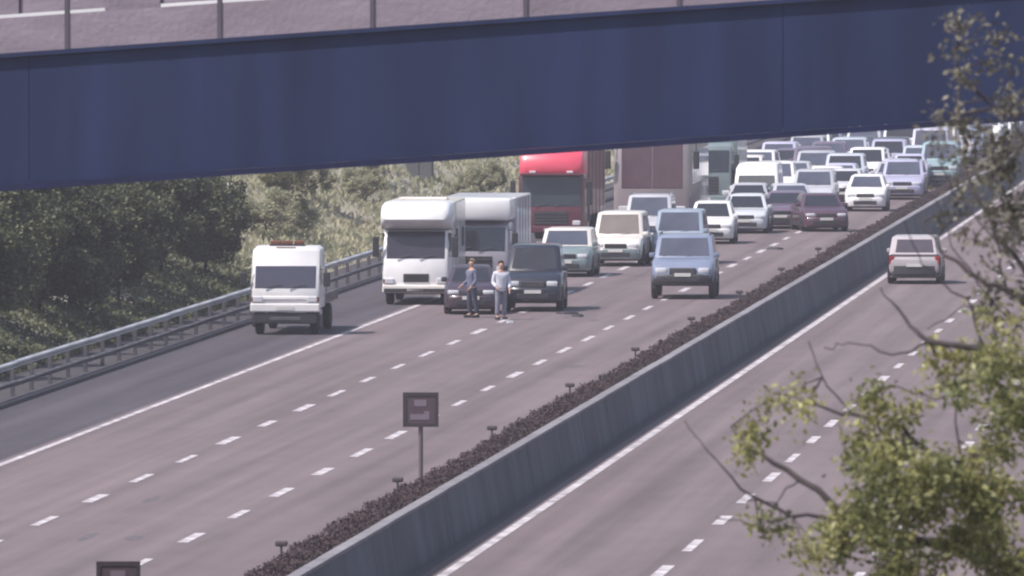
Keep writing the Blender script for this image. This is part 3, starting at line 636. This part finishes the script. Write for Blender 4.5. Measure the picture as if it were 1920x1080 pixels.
# white box lorry behind it
lb = root('box_lorry', (-29.35, 364.5, 0), 0, 'white box lorry right behind the motorhome, rounded box above its dark windscreen', 'lorry', 'lorries in the queue')
cab(lb, 2.2, 2.35, .6, 2.0, paint('lilac_grey_paint', (.42, .38, .44)), ws=(.46, .92), rake=.20, glass=GLASS, bump_m=PLAST)
MB().box(-1.18, 1.18, .05, 2.4, 2.40, 3.12, .14).build('overcab_box', WHITE, lb, 40)
MB().box(-1.2, 1.2, 2.2, 8.2, .95, 3.12, .05).build('cargo_box', paint('pale_lilac_paint', (.55, .54, .62)), lb)
for y in (3.4, 4.6, 5.8, 7.0):
    for s in (-1, 1): MB().box(s*1.2-.01, s*1.2+.012, y, y+.03, 1.0, 3.07).build('panel_strip', STEELD, lb)
MB().box(-1.0, 1.0, .4, 8.0, .6, .93).build('chassis', PLAST, lb)
heavy_wheels(lb, 1.15, (1.1, 6.4), .42)

# red lorry with pink-red roof fairing
rl = root('lorry', (-31.35, 425.0, 0), 0, 'red lorry with dark windscreen and bright red roof fairing standing behind the white box lorry', 'lorry', 'lorries in the queue')
cab(rl, 2.46, 2.62, .55, 2.1, DRED, ws=(.40, .97), rake=.14, glass=mat('dark_teal_glass', (.03, .04, .05), .12), bump_m=DRED, gm=PLAST, visor=DRED)
fa = MB(); pf = [(2.1, 2.60), (.24, 2.60), (.16, 2.8), (.30, 3.30), (.80, 3.60), (2.1, 3.62)]
fa.loft([[(x, y+i, z-(j if z > 3.2 else 0)) for y, z in pf] for x, i, j in ((-1.22, .24, .16), (-1.14, .10, .05), (-.95, .03, .01), (.95, .03, .01), (1.14, .10, .05), (1.22, .24, .16))]); fa.build('roof_fairing', RED, rl, 40)
MB().box(-1.27, 1.27, 2.5, 11.0, 1.0, 3.5, .05).build('trailer_box', paint('dark_red_trailer', (.14, .04, .06)), rl)
for y in range(4, 11, 2):
    for s in (-1, 1): MB().box(s*1.27-.01, s*1.27+.015, y, y+.05, 1.05, 3.45).build('panel_strip', DRED, rl)
for x in (-.7, .7): MB().box(x-.12, x+.12, .10, .22, 2.66, 2.74, .02).build('roof_lamp', LAMP, rl)
MB().box(-1.0, 1.0, .4, 10.8, .7, .98).build('chassis', PLAST, rl)
heavy_wheels(rl, 1.25, (1.3, 7.8, 9.1), .48)

# coach with a very large dark windscreen and pale pillars
co = root('coach', (-28.6, 441, 0), 0, 'pale beige coach with a huge dark windscreen, right of the red lorry', 'coach')
cw = 1.50
pf = [(.06, .4), (0, .9), (.0, 1.7), (.12, 3.6), (.35, 3.95), (11.5, 3.95), (11.5, .4)]
cb = MB(); cb.loft([[(x, y+(i if y < 5 else 0), z-(j if z > 3.8 else 0)) for y, z in pf] for x, i, j in ((-cw, .22, .10), (-cw+.06, .08, .03), (-cw+.22, 0, 0), (cw-.22, 0, 0), (cw-.06, .08, .03), (cw, .22, .10))])
cb.build('body', paint('beige_coach_paint', (.28, .235, .25)), co, 40)
q = [(-cw+.26, 0, 1.7), (cw-.26, 0, 1.7), (cw-.26, .12, 3.6), (-cw+.26, .12, 3.6)]
MB().plate(q, .02, .495, .02, .96, .012).build('windscreen', mat('plum_glass', (.10, .055, .075), .12), co)
MB().plate(q, .505, .98, .02, .96, .012).build('windscreen', MATS['plum_glass'], co)
for k in range(7):
    for s in (-1, 1): MB().box(s*cw-.01, s*cw+.015, .9+k*1.5, 2.25+k*1.5, 1.9, 3.2, .01).build('side_window', GLASS, co)
for s in (-1, 1):
    MB().box(s*1.1-.2, s*1.1+.2, -.03, .1, .8, 1.05, .03).build('headlight', LAMP, co)
    MB().box(s*(cw+.22)-.12, s*(cw+.22)+.12, -.15, .0, 2.5, 3.2, .04).build('door_mirror', PLAST, co)
    MB().tube([(s*(cw-.05), .1, 3.7), (s*(cw+.22), -.07, 3.5), (s*(cw+.22), -.07, 3.2)], .025, 6).build('mirror_arm', PLAST, co)
MB().box(-1.2, 1.2, -.06, .1, .42, .70, .04).build('front_bumper', PLAST, co)
heavy_wheels(co, 1.4, (2.2, 8.6), .50)

# grey lorry further on
gl = root('lorry', (-28.3, 432, 0), 0, 'green grey box lorry right behind the coach', 'lorry', 'lorries in the queue')
gl.location = (-28.5, 473, 0)
cab(gl, 2.3, 2.9, .6, 2.0, GREYT, ws=(.46, .88), rake=.15, glass=GLASS)
MB().box(-1.25, 1.25, 2.2, 9.5, .95, 3.75, .05).build('cargo_box', GREYT, gl)
MB().box(-1.0, 1.0, .4, 9.3, .6, .93).build('chassis', PLAST, gl)
heavy_wheels(gl, 1.2, (1.2, 7.4), .45)

# roadside cabinet on the bank
xb, yb = -39.6, 464.0
kc = root('roadside_cabinet', (xb, yb, emb_z(-xb, yb)-.1), 0, 'dark grey roadside cabinet on the bank above the white motorhome', 'cabinet')
MB().box(-.55, .55, -.3, .3, 0, 1.5, .03).build('housing', mat('cabinet_grey', (.10, .10, .105), .6), kc)
MB().box(-.62, .62, -.36, .36, 1.5, 1.56, .01).build('lid', mat('cabinet_grey2', (.10, .10, .10), .6), kc)
for s in (-1, 1): MB().box(s*.27-.24, s*.27+.24, -.325, -.302, .1, 1.4, .008).build('door', MATS['cabinet_grey'], kc)

# ------------------------------------------------------------------ person standing between the two dark cars
def skin(name, verts, edges, radii, m, parent, rootv=0, sub=2):
    me = bpy.data.meshes.new(name); me.from_pydata(verts, edges, []); me.update(); o = ob(name, me, parent)
    bpy.context.view_layer.objects.active = o
    md = o.modifiers.new('skin', 'SKIN'); md.use_smooth_shade = True
    for i, r_ in enumerate(radii):
        sv = me.skin_vertices[0].data[i]; sv.radius = (r_, r_) if not isinstance(r_, tuple) else r_; sv.use_root = (i == rootv)
    s_ = o.modifiers.new('sub', 'SUBSURF'); s_.levels = s_.render_levels = sub
    me.materials.append(m); return o
SKIN = mat('skin', (.45, .27, .20), .6, noise=.08); JACK = mat('pale_jacket', (.58, .58, .66), .9, noise=.1, scale=5); TROU = mat('grey_trousers', (.20, .20, .26), .9, noise=.15, scale=5); HAIR = mat('dark_hair', (.05, .035, .03), .8)
def person(loc, rz, label, JACK, TROU, HAIR):
    pr = root('person', loc, rz, label, 'person')
    vs = [(0,0,.96),(0,0,1.12),(0,-.01,1.30),(0,0,1.43),(0,-.01,1.52),(0,-.03,1.62),(0,-.02,1.72),
          (-.10,0,.90),(-.11,-.03,.50),(-.12,.02,.10),(-.13,-.12,.05),(.10,0,.90),(.12,.05,.50),(.13,.12,.10),(.15,-.02,.05),
          (-.19,0,1.40),(-.25,.02,1.12),(-.20,-.22,.98),(.19,0,1.40),(.26,.0,1.12),(.22,-.16,.93)]
    es = [(0,1),(1,2),(2,3),(3,4),(4,5),(5,6),(0,7),(7,8),(8,9),(9,10),(0,11),(11,12),(12,13),(13,14),(3,15),(15,16),(16,17),(3,18),(18,19),(19,20)]
    rd = [.13,(.15,.10),(.17,.11),(.10,.08),.055,.088,.075,.09,.06,.045,.045,.09,.06,.045,.045,.055,.042,.032,.055,.042,.032]
    rd = [r_ if isinstance(r_, tuple) else (r_, r_) for r_ in rd]
    # hands: palm, four fingers, thumb
    for wr_, sx in ((17, -1), (20, 1)):
        w0 = Vector(vs[wr_]); d = (w0-Vector(vs[wr_-1])).normalized()
        p = len(vs); vs.append(tuple(w0+d*.07)); es.append((wr_, p)); rd.append((.034, .018))
        for k in range(4):
            b_ = w0+d*.11+Vector((0, (k-1.5)*.02, 0)); ln = (.07, .08, .075, .06)[k]
            i = len(vs); vs.append(tuple(b_)); vs.append(tuple(b_+d*ln*.5)); vs.append(tuple(b_+d*ln+Vector((-sx*.015, 0, 0)))); es += [(p, i), (i, i+1), (i+1, i+2)]; rd += [(.009, .009), (.008, .008), (.007, .007)]
        i = len(vs); t0 = w0+d*.05+Vector((0, -.03, 0)); vs.append(tuple(t0)); vs.append(tuple(t0+d*.04+Vector((0, -.02, 0)))); es += [(p, i), (i, i+1)]; rd += [(.011, .011), (.009, .009)]
    skin('body', vs, es, rd, SKIN, pr)
    jv = [(0,0,.86),(0,0,1.02),(0,-.01,1.28),(0,0,1.42),(0,-.01,1.48),(-.19,0,1.40),(-.25,.02,1.12),(-.205,-.20,.995),(.19,0,1.40),(.26,.0,1.12),(.225,-.15,.95)]
    skin('jacket', jv, [(0,1),(1,2),(2,3),(3,4),(3,5),(5,6),(6,7),(3,8),(8,9),(9,10)], [(.18,.14),(.175,.13),(.20,.14),(.13,.11),(.075,.075),(.075,.075),(.062,.062),(.052,.052),(.075,.075),(.062,.062),(.052,.052)], JACK, pr)
    tv = [(0,0,.96),(-.10,0,.86),(-.11,-.03,.50),(-.12,.02,.12),(.10,0,.86),(.12,.05,.50),(.13,.12,.12)]
    skin('trousers', tv, [(0,1),(1,2),(2,3),(0,4),(4,5),(5,6)], [(.15,.12),(.11,.11),(.08,.08),(.07,.07),(.11,.11),(.08,.08),(.07,.07)], TROU, pr)
    for x, y in ((-.13, -.04), (.14, .06)): MB().box(x-.05, x+.05, y-.16, y+.12, 0, .09, .03).build('shoe', PLAST, pr)
    bm = bmesh.new(); bmesh.ops.create_uvsphere(bm, u_segments=16, v_segments=10, radius=.1)
    for v in bm.verts: v.co = Vector((v.co.x*.95, v.co.y*1.05+.012, v.co.z*1.0+1.70))
    bmesh.ops.delete(bm, geom=[v for v in bm.verts if v.co.y < -.045 and v.co.z < 1.735 or v.co.z < 1.63], context='VERTS')
    me = bpy.data.meshes.new('hair'); bm.to_mesh(me); bm.free(); me.materials.append(HAIR); ob('hair', me, pr)
    fm = MB().add([(-.012,-.118,1.64),(.012,-.118,1.64),(.016,-.10,1.625),(-.016,-.10,1.625),(0,-.10,1.675)], [(0,3,2,1),(0,1,4),(1,2,4),(3,0,4)]); fm.build('nose', SKIN, pr)
    for s in (-1, 1):
        MB().box(s*.035-.012, s*.035+.012, -.118, -.105, 1.672, 1.684).build('eye', PLAST, pr); MB().box(s*.092-.01, s*.092+.01, -.03, .0, 1.63, 1.68, .006).build('ear', SKIN, pr)
    MB().box(-.025, .025, -.112, -.10, 1.598, 1.607).build('mouth', mat('lips', (.3, .1, .09), .6), pr)
person((-26.72, 341.8, 0), math.radians(20), 'person in a pale jacket standing between the two dark cars', JACK, TROU, HAIR)
person((-27.75, 343.6, 0), math.radians(-55), 'person in dark blue clothes in front of the small dark car', mat('blue_grey_jacket', (.12, .13, .20), .9, noise=.15, scale=5), mat('dark_blue_trousers', (.045, .05, .085), .9, noise=.15, scale=5), mat('fair_hair', (.20, .14, .09), .8))
# collision fragments on the carriageway; the largest stands in for a cast shadow
for x, y, w_, lb_ in ((-25.1, 347.0, .42, 'dark lump standing in for the shadow right of the dark off-roader'), (-24.6, 344.6, .22, 'small dark fragment lying nearer than the lump standing in for shadow'), (-22.6, 418.5, .36, 'dark fragment on the lane between the blue-grey off-roader and the maroon saloon'), (-26.2, 338.6, .20, 'small pale fragment lying in front of the standing person')):
    m_ = MB(); n = 7; rr = random.Random(int(y*10))
    ring_ = [(w_*math.cos(2*PI*i/n)*rr.uniform(.6, 1.1), w_*.7*math.sin(2*PI*i/n)*rr.uniform(.5, 1.1)) for i in range(n)]
    m_.loft([[(px, py, .008) for px, py in ring_], [(px*.9, py*.85, .05+rr.uniform(0, .05)) for px, py in ring_], [(px*.4, py*.4, .09) for px, py in ring_]])
    tag(m_.build('debris', PLAST if 'pale' not in lb_ else SILV, None, 30, loc=(x, y, 0)), lb_, 'debris', 'collision debris')

# ------------------------------------------------------------------ bridge in the foreground
BG = 0.070                                               # the deck climbs gently to the right
def bz(x): return 8.24+BG*(x+18.3)
NAVG = mat('dark_blue_girder_paint', (.012, .019, .068), .6, scale=.7, detail=9, stretch=(2.2, 1, .22), col2=(.019, .032, .098), spec=.3)
NAVF = mat('girder_flange_paint', (.012, .016, .060), .5, noise=.2, spec=.3)
PARA = mat('pale_parapet_concrete', (.265, .215, .26), .9, orand=.04, noise=.16, scale=1.5, bump=.4, stretch=(.5, 1, 1.6))
PPOST = mat('parapet_joint_post', (.10, .085, .11), .85)
br = root('road_bridge', (0, 150, 0), 0, 'road bridge crossing in front, dark blue steel girder under a pale parapet', 'bridge')
def slab(x0, x1, y0, y1, za, zb, dz=0):
    """box following the gradient: za, zb are heights above the soffit line"""
    return MB().add([(x, y, bz(x)+z) for z in (za, zb) for y in (y0, y1) for x in (x0, x1)], [(0,2,3,1),(4,5,7,6),(0,1,5,4),(2,6,7,3),(0,4,6,2),(1,3,7,5)])
xs0, xs1 = -58, 22
# girder web in plates with welded joints, flanges, slab edge
px_ = xs0
while px_ < xs1:
    slab(px_+.004, px_+9.996, 0, .05, .06, 1.74).build('girder_plate', NAVG, br); px_ += 10
slab(xs0, xs1, -.22, .27, -.02, .055).build('bottom_flange', NAVF, br)
slab(xs0, xs1, -.06, .27, 1.745, 1.80).build('top_flange', NAVG, br)
slab(xs0, xs1, .06, 11.9, 1.55, 1.79).build('deck', mat('deck_concrete', (.20, .19, .20), .9), br)
slab(xs0, xs1, .40, 11.5, 1.795, 1.84).build('road_surface', SHOULD, br)
slab(xs0, xs1, 1.2, 1.32, 1.842, 1.846).build('edge_line', MARK, br)
for yy_ in (3.0, 6.0, 9.0, 11.95): slab(xs0, xs1, yy_, yy_+.05, .06, 1.54).build('inner_girder', NAVG, br)
pitch = 2.03; x = xs0+.61-.70
pk = 0
while x < xs1:
    slab(x+.03, x+pitch-.03, -.04, .14, 1.803, 2.27).build('parapet_panel', PARA, br)
    slab(x-.028, x+.028, -.055, .10, 1.802, 2.72).build('parapet_post', PPOST, br)
    slab(x+.03, x+pitch-.03, 11.7, 11.88, 1.803, 3.0).build('parapet_panel', PARA, br)
    slab(x-.035, x+.035, 11.72, 11.86, 1.803, 3.05).build('parapet_post', PPOST, br)
    x += pitch
MB().tube([(xs0, .02, bz(xs0)+2.72), (xs1, .02, bz(xs1)+2.72)], .05, 8).build('handrail', STEEL, br)
for k in range(30):
    xa = xs0+2.7*k; slab(xa, xa+1.9, 11.60, 11.64, 2.27, 2.33).build('safety_rail', WHITE, br)
    slab(xa+.9, xa+.96, 11.645, 11.695, 1.85, 2.30).build('rail_post', STEELD, br)
PIER = mat('pier_concrete', (.24, .23, .24), .9, noise=.2)
for xp in (-37.2, 3.4):
    for yp in (2.5, 9.5): MB().tube([(xp, yp, -.2), (xp, yp, bz(xp)-.75)], .48, 20).build('pier', PIER, br, 40)
    MB().box(xp-.6, xp+.6, .8, 11.2, bz(xp)-.78, bz(xp)-.12, .05).build('pier_cap', PIER, br)

# ------------------------------------------------------------------ near tree on the right verge
LEAFN = mat('near_tree_leaf', (.17, .20, .07), .5, noise=.35, scale=1.3, island=.4, transl=.45, col2=(.42, .39, .16), spec=.6)
LEAFP = mat('near_tree_dull_leaf', (.15, .135, .10), .6, noise=.3, scale=1.6, island=.4, transl=.3, col2=(.24, .215, .17))
tr = root('near_tree', (-1.05, 80.0, 0), 0, 'tree on the near right verge whose leafy twigs hang into the picture', 'tree')
tx, ty = -1.05, 80.0
def rel(p): return (p[0]-tx, p[1]-ty, p[2])
MB().tube([(0, 0, -.4), (.02, 0, .3), (-.02, .02, 2.2), (-.05, .03, 4.2), (.02, .0, 5.6), (.10, -.02, 7.4), (.05, .05, 9.4), (-.05, .1, 11.2), (0, .1, 12.6)], [.30, .22, .18, .16, .145, .12, .09, .05, .02], 14).build('trunk', BARK, tr, 60)
BR = [
 ([(-1.05, 80, 4.9), (-1.4, 79.98, 5.55), (-2.05, 80.12, 6.74), (-2.65, 80.23, 7.18), (-3.41, 80.33, 7.36), (-3.75, 80.46, 7.44), (-4.17, 80.59, 7.76), (-4.56, 80.71, 7.98), (-4.68, 80.86, 8.12)], .085),
 ([(-3.72, 79.86+.55, 7.47), (-4.22, 80.3, 7.52), (-4.53, 80.25, 7.67), (-4.76, 80.25, 7.92), (-4.98, 80.39, 8.18)], .022),
 ([(-2.64, 80.2, 7.19), (-3.21, 80.16, 7.94), (-3.44, 80.2, 8.15), (-3.78, 80.33, 8.22), (-4.17, 80.45, 8.33), (-4.33, 80.59, 8.38)], .035),
 ([(-1.0, 80, 6.5), (-1.75, 80.02, 7.79), (-2.31, 80.15, 8.31), (-2.84, 80.27, 8.68), (-3.26, 80.39, 8.75), (-3.45, 80.53, 8.9), (-3.61, 80.67, 9.12)], .06),
 ([(-1.0, 80, 7.0), (-1.82, 80.03, 8.17), (-2.31, 80.16, 8.91), (-2.69, 80.29, 9.11), (-2.96, 80.43, 9.24), (-3.19, 80.56, 9.42), (-3.35, 80.71, 9.65)], .055),
 ([(-2.31, 80.16, 8.91), (-2.76, 80.15, 9.51), (-2.98, 80.29, 9.92), (-3.04, 80.45, 10.33), (-3.08, 80.62, 10.78), (-3.05, 80.78, 11.12)], .03),
 ([(-2.83, 80.2, 7.19), (-3.02, 80.07, 7.79), (-3.07, 80.24, 8.3), (-2.88, 80.42, 8.83)], .02),
 ([(-1.0, 80, 8.6), (-1.7, 79.7, 9.4), (-2.3, 79.6, 9.9), (-2.75, 79.6, 10.4)], .04),
 ([(-1.1, 80, 5.3), (0, 79.6, 6.4), (1.2, 79.3, 7.2)], .06), ([(-1.0, 80, 6.9), (-.4, 81, 8.2), (.4, 82, 9.2)], .05), ([(-1.0, 80, 8.3), (.2, 80.4, 9.6), (.9, 80.6, 10.6)], .045), ([(-1, 80, 9.8), (-1.6, 80.9, 11), (-1.7, 81.4, 11.9)], .03)]
BARE = [([(-2.3, 80.1, 8.6), (-2.75, 80.2, 9.0), (-3.05, 80.2, 9.35), (-3.2, 80.3, 9.75)], .012), ([(-2.84, 80.27, 8.68), (-3.0, 80.3, 9.05), (-3.3, 80.3, 9.3), (-3.42, 80.3, 9.6)], .010),
        ([(-2.69, 80.29, 9.11), (-2.8, 80.3, 9.5), (-3.1, 80.4, 9.8), (-3.18, 80.4, 10.05)], .010), ([(-3.26, 80.39, 8.75), (-3.5, 80.4, 8.65), (-3.8, 80.4, 8.75), (-4.0, 80.5, 8.7)], .010),
        ([(-3.78, 80.33, 8.22), (-4.0, 80.3, 8.5), (-4.1, 80.3, 8.75)], .008), ([(-4.17, 80.59, 7.76), (-4.35, 80.6, 7.6), (-4.6, 80.6, 7.62)], .008), ([(-4.22, 80.3, 7.52), (-4.45, 80.3, 7.45), (-4.75, 80.3, 7.5)], .008),
        ([(-2.5, 80, 8.4), (-2.9, 80.1, 8.5), (-3.2, 80.1, 8.35), (-3.5, 80.1, 8.45)], .012), ([(-2.4, 80, 9.0), (-2.7, 80, 8.9), (-3.0, 80, 9.0), (-3.25, 80, 8.85)], .010), ([(-2.45, 80, 9.2), (-2.55, 80, 9.6), (-2.8, 80, 9.9)], .010)]
allp = []
for pts, r0 in BR+BARE:
    P = []
    for i in range(len(pts)-1):
        a, b_ = Vector(pts[i]), Vector(pts[i+1]); n = 4
        for k in range(n): P.append(a.lerp(b_, k/n)+Vector([random.gauss(0, .012) for _ in range(3)])*(0 if i == 0 and k == 0 else 1))
    P.append(Vector(pts[-1])); n = len(P)
    MB().tube([rel(p) for p in P], [max(.0045, r0*(.75 if r0 > .013 else 1)*(1-i/n)**.8) for i in range(n)], 7).build('branch', BARK, tr, 60)
    allp += [np.array(p) for p in P[2:]]
AP = np.array(allp)
CL = [(-3.36, 79.26, 7.6, 0.56, 1),(-2.94, 80.03, 7.71, 0.49, 1),(-2.82, 79.61, 7.29, 0.45, 1),(-3.77, 80.1, 7.41, 0.34, .9),(-3.63, 80.18, 7.85, 0.34, .8),(-3.2, 78.87, 7.95, 0.3, .9),(-2.72, 78.8, 8.51, 0.33, .9),(-3.05, 80.76, 8.59, 0.23, .8),(-2.7, 79.38, 8.12, 0.3, .9),(-3.99, 79.2, 7.38, 0.22, .6),(-4.46, 81.02, 8.19, 0.27, .55),(-4.13, 79.78, 8.32, 0.19, .4),(-4.56, 80.62, 7.98, 0.15, .35),(-3.69, 79.83, 8.21, 0.26, .6),(-3.4, 80.24, 8.23, 0.23, .6),(-2.69, 79.14, 8.94, 0.22, .4),
      (-4.37, 80.69, 7.45, 0.15, .4),(-3.5, 79.9, 7.15, .4, .9)]
CP = [(-3.03, 80.33, 10.33, 0.20, .4),(-3.17, 80.87, 10.13, 0.17, .35),(-2.84, 80.07, 10.23, 0.22, .5),(-2.74, 80.59, 9.91, 0.23, .5),(-2.81, 80.41, 9.58, 0.23, .5),(-2.91, 78.95, 9.91, 0.18, .35),(-3.08, 80.64, 10.82, 0.06, .25),(-3.03, 80.24, 11.05, 0.07, .25),(-3.08, 79.53, 10.68, 0.05, .2),(-2.65, 78.87, 9.4, 0.15, .4),(-2.8, 80.2, 9.2, .2, .3), (-3.1, 80.5, 9.7, .2, .45), (-2.7, 80.0, 10.1, .3, .6), (-2.62, 80.4, 10.5, .25, .5), (-2.6, 80.1, 9.6, .3, .6), (-2.75, 80.3, 10.8, .2, .4), (-2.6, 80.5, 9.0, .3, .5)]
for i in range(26):                                       # the rest of the crown, outside the picture to the right and above
    a = random.uniform(-1.3, 2.2); rr = random.uniform(.4, 2.4)
    CL.append((-.4+rr*math.cos(a)*1.0, 80+rr*math.sin(a), random.uniform(6.3, 12.4), .55, .8))
def crown(cl, m, dens, size):
    pts = []; tw = MB()
    for x, y, z, r_, dn in cl:
        c_ = np.array((x, y, z)); nt_ = max(3, int(11*dn*(r_/.3)**1.3))
        for k in range(nt_):
            o = rng.normal(size=3); o = o/np.linalg.norm(o)*r_*rng.uniform(.3, 1)
            e = c_+o*np.array([1, 1, .85]); near = AP[np.argmin(((AP-e)**2).sum(1))]
            mid = (near*.55+e*.45)+np.array([0, 0, .06])*r_
            tw.tube([rel(near), rel(mid), rel(e)], [.008, .005, .002], 4)
            nl = int(dens*dn*rng.uniform(.6, 1.4)); t = rng.uniform(.35, 1.05, nl)[:, None]
            pts.append(mid*(1-t)+e*t+rng.normal(size=(nl, 3))*.06)
    pts = np.concatenate(pts)-np.array([tx, ty, 0]); V, F = leaf_cloud(pts, size, asp=1.9, flat=.8)
    ob('crown', mesh_np('crown', V, F, m), tr); tw.build('twigs', BARK, tr)['kind'] = 'stuff'
crown(CL, LEAFN, 105, .030); crown(CP, LEAFP, 85, .032)

# ------------------------------------------------------------------ air
HAZE = True
if HAZE:
    hm = bpy.data.materials.new('haze'); hm.use_nodes = True; t = hm.node_tree; t.nodes.clear()
    v = t.nodes.new('ShaderNodeVolumePrincipled'); v.inputs['Color'].default_value = (.86, .84, .95, 1); v.inputs['Density'].default_value = .00024; v.inputs['Anisotropy'].default_value = .2
    o = t.nodes.new('ShaderNodeOutputMaterial'); t.links.new(v.outputs[0], o.inputs['Volume'])
    hz = MB().box(-3100, 3100, -700, 3700, -1.1, 26).build('haze', hm); hz['kind'] = 'stuff'
